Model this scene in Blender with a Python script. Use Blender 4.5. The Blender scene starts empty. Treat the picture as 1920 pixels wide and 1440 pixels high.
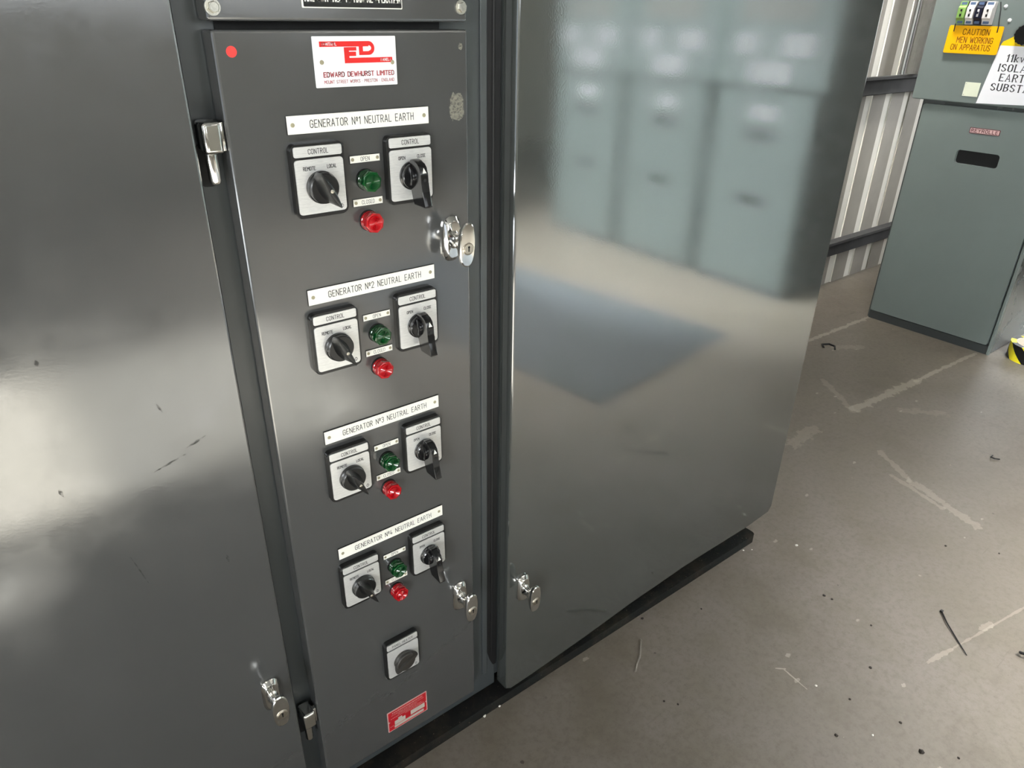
import bpy, bmesh, math, random
from mathutils import Matrix, Vector

random.seed(7)
SC = bpy.context.scene
COL = SC.collection
H = 1.28                      # height of the top edge of the first engraved label above the floor
PI = math.pi

# ------------------------------------------------------------------ camera
cam_d = bpy.data.cameras.new('camera')
cam = bpy.data.objects.new('camera', cam_d)
COL.objects.link(cam)
cam_d.sensor_width = 36.0
cam_d.lens = 1356.03 / 1920 * 36.0
cam_d.clip_start = 0.02
CAMROT = [[0.788407, 0.271638, -0.551931], [-0.614948, 0.371218, -0.695727], [0.015901, 0.887925, 0.459714]]
m4 = Matrix(CAMROT).to_4x4()
m4.translation = Vector((-0.34948, -0.88639, 0.11700 + H))
cam.matrix_world = m4
SC.camera = cam

# ------------------------------------------------------------------ view, world
SC.view_settings.view_transform = 'Standard'
SC.view_settings.look = 'None'
SC.view_settings.gamma = 1.0
SC.view_settings.use_curve_mapping = False
SC.view_settings.exposure = 0.13
w = bpy.data.worlds.new('world')
SC.world = w
w.use_nodes = True
w.node_tree.nodes['Background'].inputs[0].default_value = (0.80, 0.88, 1.0, 1)
w.node_tree.nodes['Background'].inputs[1].default_value = 1.0

def area(name, loc, target, sx, sy, power, color):
    d = bpy.data.lights.new(name, 'AREA')
    d.shape = 'RECTANGLE'; d.size = sx; d.size_y = sy; d.energy = power; d.color = color
    o = bpy.data.objects.new(name, d); COL.objects.link(o)
    o.location = loc
    o.rotation_euler = (Vector(target) - Vector(loc)).to_track_quat('-Z', 'Y').to_euler()
    return o

# low sun through the tall openings of the left wall, daylight from front and left, added fill lights
sd = bpy.data.lights.new('sun', 'SUN'); sd.energy = 330; sd.angle = math.radians(0.9); sd.color = (0.86, 0.94, 1.0)
sun = bpy.data.objects.new('sun', sd); COL.objects.link(sun)
sun.rotation_euler = Vector((1.0, 0.0, -0.50)).to_track_quat('-Z', 'Y').to_euler()
area('front_window_daylight', (0.8, -5.9, 2.1), (0.8, 0.0, 1.6), 4.5, 1.4, 50, (0.90, 0.96, 1.0))
area('side_window_daylight', (-4.9, -3.9, 2.0), (0.0, -0.9, 1.0), 1.8, 1.6, 360, (0.93, 0.97, 1.0))
l = area('aisle_louvre_light', (1.9, -1.60, 3.10), (1.9, -1.60, 0.0), 0.8, 0.8, 37, (1.0, 0.98, 0.94)); l.data.spread = math.radians(54)  # added fill; its narrow cone shapes the bright floor pool
l = area('far_aisle_louvre_light', (1.5, -3.1, 3.10), (1.8, -3.0, 0.0), 2.2, 1.2, 150, (0.94, 0.98, 1.0)); l.data.spread = math.radians(75)  # added fill for the far floor that the doors mirror
l = area('bay_louvre_light', (0.9, -2.8, 3.00), (3.1, -2.1, 0.9), 0.6, 0.6, 1050, (0.88, 0.97, 1.0)); l.data.spread = math.radians(48)  # added fill aimed at the bays mirrored in the large door
l = area('wall_louvre_light', (2.65, 0.60, 2.95), (3.9, 1.15, 0.4), 0.4, 0.3, 10, (1.0, 0.98, 0.94)); l.data.spread = math.radians(62)  # added fill to brighten the ribbed wall
l = area('end_louvre_light', (3.75, -0.1, 3.10), (3.3, -0.2, 0.0), 0.6, 0.6, 26, (1.0, 0.97, 0.92)); l.data.spread = math.radians(140)

l = area('right_window_daylight', (5.9, 0.1, 1.6), (3.9, 1.15, 0.8), 1.6, 1.4, 19, (0.96, 0.98, 1.0)); l.data.spread = math.radians(70)  # added fill for the ribbed wall, no opening behind it

# ------------------------------------------------------------------ material helpers
def srgb(r, g, b):
    f = lambda c: (c / 255 / 12.92) if c / 255 <= 0.04045 else ((c / 255 + 0.055) / 1.055) ** 2.4
    return (f(r), f(g), f(b), 1.0)

class NT:
    def __init__(self, name):
        self.m = bpy.data.materials.new(name); self.m.use_nodes = True
        self.t = self.m.node_tree; self.b = self.t.nodes['Principled BSDF']
        self.tc = None
    def n(self, kind, **kw):
        x = self.t.nodes.new(kind)
        for k, v in kw.items(): setattr(x, k, v)
        return x
    def l(self, a, b): self.t.links.new(a, b)
    def obj(self):
        if not self.tc: self.tc = self.n('ShaderNodeTexCoord')
        return self.tc.outputs['Object']
    def noise(self, scale, detail=4, rough=0.6, stretch=None):
        x = self.n('ShaderNodeTexNoise'); x.inputs['Scale'].default_value = scale
        x.inputs['Detail'].default_value = detail; x.inputs['Roughness'].default_value = rough
        src = self.obj()
        if stretch:
            mp = self.n('ShaderNodeMapping'); mp.inputs['Scale'].default_value = stretch
            self.l(src, mp.inputs['Vector']); src = mp.outputs[0]
        self.l(src, x.inputs['Vector'])
        return x.outputs['Fac']
    def ramp(self, fac, a, ca, b, cb):
        r = self.n('ShaderNodeValToRGB'); e = r.color_ramp.elements
        e[0].position = a; e[0].color = ca; e[1].position = b; e[1].color = cb
        self.l(fac, r.inputs[0]); return r.outputs[0]
    def mix(self, fac, a, b):
        x = self.n('ShaderNodeMix'); x.data_type = 'RGBA'
        for s, i in ((fac, 0), (a, 6), (b, 7)):
            if hasattr(s, 'links'): self.l(s, x.inputs[i])
            else: x.inputs[i].default_value = s
        return x.outputs[2]
    def math(self, op, a, b=None, clamp=False):
        x = self.n('ShaderNodeMath'); x.operation = op; x.use_clamp = clamp
        for s, i in ((a, 0), (b, 1)):
            if s is None: continue
            if hasattr(s, 'links'): self.l(s, x.inputs[i])
            else: x.inputs[i].default_value = s
        return x.outputs[0]
    def bump(self, h, strength, dist):
        x = self.n('ShaderNodeBump'); x.inputs['Strength'].default_value = strength
        x.inputs['Distance'].default_value = dist
        self.l(h, x.inputs['Height']); self.l(x.outputs[0], self.b.inputs['Normal'])

def plain(name, col, rough=0.5, metal=0.0, coat=0.0, ior=1.5, vary=0.06, scale=30, bump=0.0):
    k = NT(name)
    n = k.noise(scale, 3)
    c0 = tuple(max(0, c * (1 - vary)) for c in col[:3]) + (1,)
    c1 = tuple(min(1, c * (1 + vary)) for c in col[:3]) + (1,)
    k.l(k.ramp(n, 0.35, c0, 0.65, c1), k.b.inputs['Base Color'])
    k.b.inputs['Roughness'].default_value = rough
    k.b.inputs['Metallic'].default_value = metal
    k.b.inputs['Coat Weight'].default_value = coat
    k.b.inputs['IOR'].default_value = ior
    if bump: k.bump(k.noise(900, 2), bump, 0.0005)
    return k.m

def paint(name, col, rough=0.2, ior=1.9, peel=0.08, smudge=0.10):
    """semi gloss machine enamel: faint orange peel, finger smears, tiny scratches"""
    k = NT(name)
    big = k.noise(2.2, 5, 0.6)
    sm = k.noise(9, 6, 0.7)
    c0 = tuple(c * 0.93 for c in col[:3]) + (1,)
    c1 = tuple(c * 1.07 for c in col[:3]) + (1,)
    base = k.ramp(big, 0.3, c0, 0.7, c1)
    scr = k.noise(60, 3, 0.5, (1.0, 1.0, 0.12))
    base = k.mix(k.ramp(scr, 0.79, (0, 0, 0, 1), 0.82, (0.35, 0.35, 0.35, 1)), base, tuple(min(1, c * 1.8) for c in col[:3]) + (1,))
    k.l(base, k.b.inputs['Base Color'])
    r = k.n('ShaderNodeMapRange'); r.inputs['From Min'].default_value = 0.35; r.inputs['From Max'].default_value = 0.7
    r.inputs['To Min'].default_value = rough; r.inputs['To Max'].default_value = rough + smudge
    k.l(sm, r.inputs['Value']); k.l(r.outputs[0], k.b.inputs['Roughness'])
    k.b.inputs['IOR'].default_value = ior
    k.bump(k.noise(300, 2, 0.5), peel, 0.0006)
    return k.m

M_GREY = paint('dark_grey_enamel', srgb(65, 66, 66), 0.08, 2.0, 0.035, 0.13)
M_GREY2 = paint('mid_grey_enamel', srgb(63, 66, 64), 0.065, 2.5, 0.035, 0.05)
M_FRAME = paint('frame_grey_enamel', srgb(64, 68, 69), 0.28, 1.55)
M_SWG = paint('switchgear_green_grey_enamel', srgb(113, 122, 119), 0.38, 1.5, 0.04)
M_SWGD = paint('switchgear_shaded_enamel', srgb(84, 88, 87), 0.22, 1.5, 0.01)  # bay enamel darkened to paint in the shade on its sides
M_BLACK = plain('black_plastic', srgb(24, 24, 24), 0.28, bump=0.05)
M_BLACKG = plain('black_gloss_plastic', srgb(20, 20, 21), 0.16, ior=1.55)
M_BROWN = plain('dark_brown_plastic', srgb(46, 43, 39), 0.4)
M_RUBBER = plain('black_rubber', srgb(15, 15, 16), 0.5)
M_VOID = plain('dark_interior', srgb(12, 12, 12), 0.7)
M_WHITE = plain('white_laminate', srgb(236, 235, 226), 0.35, vary=0.02)
M_ENAMEL = plain('white_enamel', srgb(232, 232, 234), 0.2, vary=0.02)
M_INK = plain('black_ink', srgb(40, 40, 42), 0.6)
M_BRUSHED = None
def brushed():
    k = NT('brushed_aluminium')
    n = k.noise(120, 3, 0.6, (1.0, 1.0, 14.0))
    k.l(k.ramp(n, 0.3, (0.66, 0.66, 0.65, 1), 0.7, (0.82, 0.82, 0.80, 1)), k.b.inputs['Base Color'])
    k.b.inputs['Metallic'].default_value = 0.55; k.b.inputs['Roughness'].default_value = 0.38
    return k.m
M_BRUSHED = brushed()
M_CHROME = plain('chrome', srgb(225, 224, 220), 0.09, 1.0, vary=0.02)
M_NICKEL = plain('satin_nickel', srgb(205, 198, 185), 0.28, 1.0)
M_ZINC = plain('zinc_plated_steel', srgb(200, 198, 188), 0.35, 1.0, vary=0.12, scale=300)
M_RIVET = plain('dull_brass_rivet', srgb(160, 154, 128), 0.5, 0.3)
M_REDINK = plain('red_ink', srgb(214, 32, 30), 0.4, vary=0.04)
M_REDINK2 = plain('dull_red_ink', srgb(170, 60, 66), 0.5)
M_REDPLATE = plain('red_rating_plate_print', srgb(172, 14, 30), 0.4, vary=0.08, scale=200)
M_PALEPINK = plain('pale_plate_border', srgb(205, 160, 155), 0.4)
M_PALE = plain('pale_stamped_metal', srgb(178, 168, 158), 0.45)
M_DOT = plain('fluorescent_red_sticker', srgb(250, 62, 58), 0.55, vary=0.01)
M_ORANGE = plain('amber_sign_plastic', srgb(250, 182, 8), 0.35, vary=0.02)
M_SIGNTEXT = plain('brown_engraved_text', srgb(128, 72, 10), 0.6)
M_PAPER = plain('white_paper', srgb(240, 240, 243), 0.8, vary=0.015, scale=8)
M_CREAM = plain('cream_plate', srgb(226, 230, 208), 0.4, vary=0.02)
M_YELLOW = plain('yellow_card', srgb(245, 208, 20), 0.45)
M_GREEN = plain('pale_green_plastic', srgb(128, 165, 88), 0.35)
M_LGREY = plain('light_grey_plastic', srgb(222, 218, 214), 0.35)
M_NAVY = plain('navy_plastic', srgb(22, 24, 44), 0.3)
M_BLUELBL = plain('blue_grey_print', srgb(88, 108, 140), 0.5)
M_TEXTGREY = plain('dark_grey_print', srgb(62, 62, 64), 0.7)
M_PINKB = plain('pale_pink_badge', srgb(214, 178, 176), 0.35)
M_MAROON = plain('maroon_print', srgb(88, 22, 28), 0.5)
M_RAIL = plain('dark_painted_steel_rail', srgb(58, 58, 58), 0.9, vary=0.15, scale=12)
M_CONDUIT = plain('galvanised_conduit', srgb(150, 150, 146), 0.35, 0.8)
M_PIPE = plain('grey_painted_pipe', srgb(128, 127, 122), 0.4)
M_WALLG = plain('roller_painted_grey_sheeting', srgb(146, 141, 132), 0.65, vary=0.07, scale=5)
M_WALLW = plain('unpainted_white_sheeting', srgb(222, 219, 208), 0.6, vary=0.03, scale=5)
M_CEIL = plain('grey_ceiling_sheet', srgb(128, 128, 126), 0.8)
M_MAT = plain('slate_rubber_mat', srgb(64, 68, 71), 0.6)
M_CARD = plain('beige_cardboard', srgb(196, 184, 166), 0.8)

def lens(name, col, deep):
    k = NT(name)
    lw = k.n('ShaderNodeLayerWeight'); lw.inputs[0].default_value = 0.35
    k.l(k.mix(lw.outputs['Facing'], col, deep), k.b.inputs['Base Color'])
    k.b.inputs['Roughness'].default_value = 0.10
    k.b.inputs['Coat Weight'].default_value = 0.5
    k.b.inputs['Transmission Weight'].default_value = 0.35
    k.b.inputs['IOR'].default_value = 1.5
    return k.m
M_LRED = lens('red_lens', srgb(214, 6, 24), srgb(110, 0, 8))
M_LGREEN = lens('green_lens', srgb(4, 84, 34), srgb(0, 26, 10))

def dusty():
    k = NT('dusty_black_steel')
    n = k.noise(18, 6, 0.7)
    sp = k.noise(170, 3, 0.7)
    c = k.ramp(n, 0.45, srgb(13, 13, 12), 0.75, srgb(44, 38, 30))
    c = k.mix(k.ramp(sp, 0.66, (0, 0, 0, 1), 0.74, (1, 1, 1, 1)), c, srgb(110, 100, 84))
    k.l(c, k.b.inputs['Base Color']); k.b.inputs['Roughness'].default_value = 0.8; k.b.inputs['IOR'].default_value = 1.3
    return k.m
M_PLINTH = dusty()

def tape_mat():
    k = NT('hazard_tape')
    sx = k.n('ShaderNodeSeparateXYZ'); k.l(k.obj(), sx.inputs[0])
    an = k.math('ARCTAN2', sx.outputs[1], sx.outputs[0])
    v = k.math('ADD', k.math('MULTIPLY', an, 5 / (2 * PI)), k.math('MULTIPLY', sx.outputs[2], 9.0))
    s = k.math('GREATER_THAN', k.math('FRACT', k.math('ADD', v, 10.35)), 0.5)
    k.l(k.mix(s, srgb(232, 214, 40), srgb(18, 18, 18)), k.b.inputs['Base Color'])
    k.b.inputs['Roughness'].default_value = 0.22
    return k.m
M_TAPE = tape_mat()

# floor: worn grey floor paint over concrete with pale repaired cracks and dirt
CRACKS = [  # x0, y0, x1, y1, half width, strength
    (2.70, 0.742, 3.36, 0.722, 0.010, 0.60), (2.30, 0.246, 2.75, 0.220, 0.018, 0.45), (2.75, 0.220, 3.27, 0.190, 0.009, 0.55),
    (2.43, 0.46, 2.28, 0.24, 0.013, 0.25), (2.07, 0.02, 1.98, -0.13, 0.012, 0.30),
    (1.98, -0.13, 1.90, -0.38, 0.015, 0.30), (1.96, -0.08, 1.91, -0.27, 0.008, 0.30), (1.87, 0.24, 2.02, 0.26, 0.026, 0.25),
    (1.24, -0.535, 1.33, -0.552, 0.006, 0.4), (1.33, -0.552, 1.66, -0.61, 0.003, 0.35), (1.46, -0.57, 1.50, -0.575, 0.008, 0.35),
    (0.925, -0.32, 0.942, -0.335, 0.0015, 0.8), (0.938, -0.335, 0.931, -0.40, 0.0015, 0.8),
    (2.90, 0.55, 2.79, 0.62, 0.02, 0.22), (2.55, 0.02, 2.45, 0.12, 0.02, 0.18)]
def floor_mat():
    k = NT('worn_floor_paint')
    sx = k.n('ShaderNodeSeparateXYZ'); k.l(k.obj(), sx.inputs[0])
    X, Y = sx.outputs[0], sx.outputs[1]
    n1 = k.noise(1.1, 6, 0.6); n2 = k.noise(7, 8, 0.7); n3 = k.noise(60, 6, 0.75)
    base = k.ramp(n1, 0.32, srgb(105, 98, 88), 0.68, srgb(120, 112, 104))
    base = k.mix(k.ramp(n2, 0.38, (0.6, 0.6, 0.6, 1), 0.60, (0, 0, 0, 1)), base, srgb(104, 97, 84))
    base = k.mix(k.ramp(n3, 0.32, (0.6, 0.6, 0.6, 1), 0.54, (0, 0, 0, 1)), base, srgb(90, 83, 71))
    n4 = k.noise(2.6, 8, 0.72)
    base = k.mix(k.ramp(n4, 0.52, (0, 0, 0, 1), 0.66, (0.5, 0.5, 0.5, 1)), base, srgb(90, 82, 70))
    n5 = k.noise(190, 3, 0.6)
    base = k.mix(k.ramp(n5, 0.66, (0, 0, 0, 1), 0.72, (0.6, 0.6, 0.6, 1)), base, srgb(70, 62, 50))
    # dark spots of dirt
    vo = k.n('ShaderNodeTexVoronoi'); vo.inputs['Scale'].default_value = 15; k.l(k.obj(), vo.inputs['Vector'])
    vo.inputs['Randomness'].default_value = 1.0
    gate = k.ramp(k.noise(4.3, 3), 0.50, (0, 0, 0, 1), 0.62, (1, 1, 1, 1))
    dot = k.math('LESS_THAN', k.math('ADD', vo.outputs['Distance'], k.math('MULTIPLY', n3, 0.10)), 0.105)
    dm = k.math('MULTIPLY', dot, gate)
    base = k.mix(k.math('MULTIPLY', dm, 0.75), base, srgb(52, 46, 38))
    # pale chips
    vo2 = k.n('ShaderNodeTexVoronoi'); vo2.inputs['Scale'].default_value = 6.5
    mp = k.n('ShaderNodeMapping'); mp.inputs['Location'].default_value = (3.3, 1.7, 0); mp.inputs['Scale'].default_value = (1, 1.7, 1)
    k.l(k.obj(), mp.inputs[0]); k.l(mp.outputs[0], vo2.inputs['Vector'])
    chip = k.math('LESS_THAN', k.math('ADD', vo2.outputs['Distance'], k.math('MULTIPLY', n3, 0.22)), 0.165)
    base = k.mix(k.math('MULTIPLY', chip, 0.35), base, srgb(186, 180, 166))
    # scuffs: thin long streaks in two directions
    for rot, st in ((0.7, (3.5, 70, 1)), (-0.9, (5.0, 90, 1)), (0.1, (4.0, 80, 1))):
        mp = k.n('ShaderNodeMapping'); mp.inputs['Rotation'].default_value = (0, 0, rot); mp.inputs['Scale'].default_value = st
        k.l(k.obj(), mp.inputs[0]); tn = k.n('ShaderNodeTexNoise'); tn.inputs['Scale'].default_value = 1.0
        tn.inputs['Detail'].default_value = 3; k.l(mp.outputs[0], tn.inputs['Vector'])
        base = k.mix(k.ramp(tn.outputs['Fac'], 0.70, (0, 0, 0, 1), 0.78, (0.4, 0.4, 0.4, 1)), base, srgb(76, 68, 58))
    # cracks and patches as distance to line pieces, with a ragged edge
    wob = k.math('MULTIPLY', k.math('SUBTRACT', k.noise(26, 6, 0.7), 0.5), 1.0)
    for (x0, y0, x1, y1, hw, s) in CRACKS:
        dx, dy = x1 - x0, y1 - y0; L2 = dx * dx + dy * dy
        px = k.math('SUBTRACT', X, x0); py = k.math('SUBTRACT', Y, y0)
        t = k.math('DIVIDE', k.math('ADD', k.math('MULTIPLY', px, dx), k.math('MULTIPLY', py, dy)), L2, True)
        ex = k.math('SUBTRACT', px, k.math('MULTIPLY', t, dx)); ey = k.math('SUBTRACT', py, k.math('MULTIPLY', t, dy))
        d = k.math('SQRT', k.math('ADD', k.math('MULTIPLY', ex, ex), k.math('MULTIPLY', ey, ey)))
        d = k.math('ADD', d, k.math('MULTIPLY', wob, hw * 5.0))
        f = k.math('MULTIPLY', k.math('LESS_THAN', d, hw), s)
        base = k.mix(k.math('MULTIPLY', f, 0.8), base, srgb(172, 164, 150))
    k.l(base, k.b.inputs['Base Color'])
    r = k.n('ShaderNodeMapRange'); r.inputs['From Min'].default_value = 0.3; r.inputs['From Max'].default_value = 0.7
    r.inputs['To Min'].default_value = 0.34; r.inputs['To Max'].default_value = 0.52
    k.l(n2, r.inputs['Value']); k.l(r.outputs[0], k.b.inputs['Roughness'])
    k.bump(n3, 0.12, 0.004)
    return k.m
M_FLOOR = floor_mat()

def emis(name, col, s):
    k = NT(name)
    k.b.inputs['Base Color'].default_value = (0.8, 0.8, 0.8, 1)
    k.b.inputs['Emission Color'].default_value = col; k.b.inputs['Emission Strength'].default_value = s
    return k.m
M_TUBE = emis('lit_tube', (1.0, 0.96, 0.88, 1), 9.0)

# ------------------------------------------------------------------ mesh helpers
def empty(name, loc=(0, 0, 0), rz=0.0, label=None, cat=None, group=None):
    o = bpy.data.objects.new(name, None); COL.objects.link(o)
    o.empty_display_size = 0.05
    o.location = loc; o.rotation_euler = (0, 0, rz)
    tag(o, label, cat, group)
    return o
def tag(o, label=None, cat=None, group=None, kind=None):
    if label: o['label'] = label
    if cat: o['category'] = cat
    if group: o['group'] = group
    if kind: o['kind'] = kind
    return o
def obj(name, bm, mats, parent=None, smooth=35, loc=None):
    me = bpy.data.meshes.new(name)
    bmesh.ops.recalc_face_normals(bm, faces=bm.faces)
    bm.to_mesh(me); bm.free()
    if not isinstance(mats, (list, tuple)): mats = [mats]
    for m in mats: me.materials.append(m)
    if smooth:
        me.set_sharp_from_angle(angle=math.radians(smooth))
        me.polygons.foreach_set('use_smooth', [p.area < 3e-4 for p in me.polygons])
    o = bpy.data.objects.new(name, me); COL.objects.link(o)
    if parent: o.parent = parent
    if loc: o.location = loc
    return o
def flat(name, bm, mats, parent=None, loc=None):
    """like obj but keeps the winding (printed shapes)"""
    me = bpy.data.meshes.new(name); bm.to_mesh(me); bm.free()
    if not isinstance(mats, (list, tuple)): mats = [mats]
    for m in mats: me.materials.append(m)
    o = bpy.data.objects.new(name, me); COL.objects.link(o)
    if parent: o.parent = parent
    if loc: o.location = loc
    return o
def kids(o): return [c for c in COL.objects if c.parent == o]
def copy_tree(o, parent=None):
    c = o.copy(); COL.objects.link(c)
    if parent: c.parent = parent
    for ch in kids(o): copy_tree(ch, c)
    return c
def merge(bm, b2, mat=0):
    for f in b2.faces: f.material_index = mat
    me = bpy.data.meshes.new('t'); b2.to_mesh(me); b2.free(); bm.from_mesh(me); bpy.data.meshes.remove(me)
def box(bm, x0, x1, y0, y1, z0, z1, bev=0.0, seg=2, mat=0):
    b = bmesh.new()
    v = [b.verts.new((x, y, z)) for x in (x0, x1) for y in (y0, y1) for z in (z0, z1)]
    for q in ((0, 1, 3, 2), (4, 6, 7, 5), (0, 4, 5, 1), (2, 3, 7, 6), (0, 2, 6, 4), (1, 5, 7, 3)):
        b.faces.new([v[i] for i in q])
    if bev: bmesh.ops.bevel(b, geom=list(b.edges), offset=bev, segments=seg, profile=0.5, affect='EDGES')
    merge(bm, b, mat); return bm
def BX(*a, **k): return box(bmesh.new(), *a, **k)
def rrect(x0, x1, z0, z1, r, seg=5):
    pts = []
    for cx, cz, a0 in ((x1 - r, z1 - r, 0), (x0 + r, z1 - r, 90), (x0 + r, z0 + r, 180), (x1 - r, z0 + r, 270)):
        for i in range(seg + 1):
            a = math.radians(a0 + 90 * i / seg); pts.append((cx + r * math.cos(a), cz + r * math.sin(a)))
    return pts
def circ(cx, cz, r, n=24, a0=0.0):
    return [(cx + r * math.cos(a0 + 2 * PI * i / n), cz + r * math.sin(a0 + 2 * PI * i / n)) for i in range(n)]
def prism(bm, pts, y0, y1, bev=0.0, mat=0, front_mat=None, seg=2):
    """outline in x/z, thickness from y0 (front, smaller) to y1 (back); bevels the front rim"""
    b = bmesh.new()
    fr = [b.verts.new((x, y0, z)) for x, z in pts]; bk = [b.verts.new((x, y1, z)) for x, z in pts]
    n = len(pts)
    ff = b.faces.new(fr); b.faces.new(list(reversed(bk)))
    for i in range(n): b.faces.new((fr[i], bk[i], bk[(i + 1) % n], fr[(i + 1) % n]))
    for f in b.faces: f.material_index = mat
    if front_mat is not None: ff.material_index = front_mat
    if bev:
        bmesh.ops.bevel(b, geom=list(ff.edges), offset=bev, segments=seg, profile=0.5, affect='EDGES')
    me = bpy.data.meshes.new('t'); b.to_mesh(me); b.free(); bm.from_mesh(me); bpy.data.meshes.remove(me)
    return bm
def PR(*a, **k): return prism(bmesh.new(), *a, **k)
def prism_hole(bm, outer, inners, y0, y1, mat=0):
    b = bmesh.new(); es = []; loops = []
    for L in [outer] + inners:
        vs = [b.verts.new((x, y0, z)) for x, z in L]; loops.append(vs)
        for i in range(len(vs)): es.append(b.edges.new((vs[i], vs[(i + 1) % len(vs)])))
    r = bmesh.ops.triangle_fill(b, edges=es, use_beauty=True)
    faces = [g for g in r['geom'] if isinstance(g, bmesh.types.BMFace)]
    ex = bmesh.ops.extrude_face_region(b, geom=faces)
    vs = [g for g in ex['geom'] if isinstance(g, bmesh.types.BMVert)]
    bmesh.ops.translate(b, verts=vs, vec=(0, y1 - y0, 0))
    merge(bm, b, mat); return bm
def side_prism(bm, pts, x0, x1, bev=0.0, mat=0):
    """outline in y/z, thickness in x"""
    b = bmesh.new()
    fr = [b.verts.new((x0, y, z)) for y, z in pts]; bk = [b.verts.new((x1, y, z)) for y, z in pts]
    n = len(pts)
    b.faces.new(fr); b.faces.new(list(reversed(bk)))
    for i in range(n): b.faces.new((fr[i], bk[i], bk[(i + 1) % n], fr[(i + 1) % n]))
    if bev: bmesh.ops.bevel(b, geom=list(b.edges), offset=bev, segments=2, profile=0.5, affect='EDGES')
    merge(bm, b, mat); return bm
def loft(bm, rings, mat=0, n=28, ex=2.0, cx=0.0, cz=0.0):
    """rings: (y, half width x, half height z) joined by superellipse sections, closed both ends"""
    b = bmesh.new(); R = []
    for rg in rings:
        y, hw, hh = rg[:3]; e = rg[3] if len(rg) > 3 else ex
        ox = rg[4] if len(rg) > 4 else 0; oz = rg[5] if len(rg) > 5 else 0
        vs = []
        for i in range(n):
            a = 2 * PI * i / n; c, s = math.cos(a), math.sin(a)
            vs.append(b.verts.new((cx + ox + hw * math.copysign(abs(c) ** (2 / e), c), y, cz + oz + hh * math.copysign(abs(s) ** (2 / e), s))))
        R.append(vs)
    for A, B in zip(R[:-1], R[1:]):
        for i in range(n): b.faces.new((A[i], A[(i + 1) % n], B[(i + 1) % n], B[i]))
    b.faces.new(R[0]); b.faces.new(list(reversed(R[-1])))
    merge(bm, b, mat); return bm
def LF(*a, **k): return loft(bmesh.new(), *a, **k)
def tube(bm, pts, r, n=10, mat=0, caps=True):
    b = bmesh.new(); P = [Vector(p) for p in pts]; R = []
    prev = None
    for i, p in enumerate(P):
        t = (P[min(i + 1, len(P) - 1)] - P[max(i - 1, 0)]).normalized()
        if prev is None:
            u = t.orthogonal().normalized()
        else:
            u = (prev - t * prev.dot(t)).normalized()
        prev = u; v = t.cross(u)
        rr = r[i] if isinstance(r, (list, tuple)) else r
        R.append([b.verts.new(p + (u * math.cos(2 * PI * j / n) + v * math.sin(2 * PI * j / n)) * rr) for j in range(n)])
    for A, B in zip(R[:-1], R[1:]):
        for j in range(n): b.faces.new((A[j], A[(j + 1) % n], B[(j + 1) % n], B[j]))
    if caps: b.faces.new(R[0]); b.faces.new(list(reversed(R[-1])))
    merge(bm, b, mat); return bm
def TB(*a, **k): return tube(bmesh.new(), *a, **k)

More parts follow.
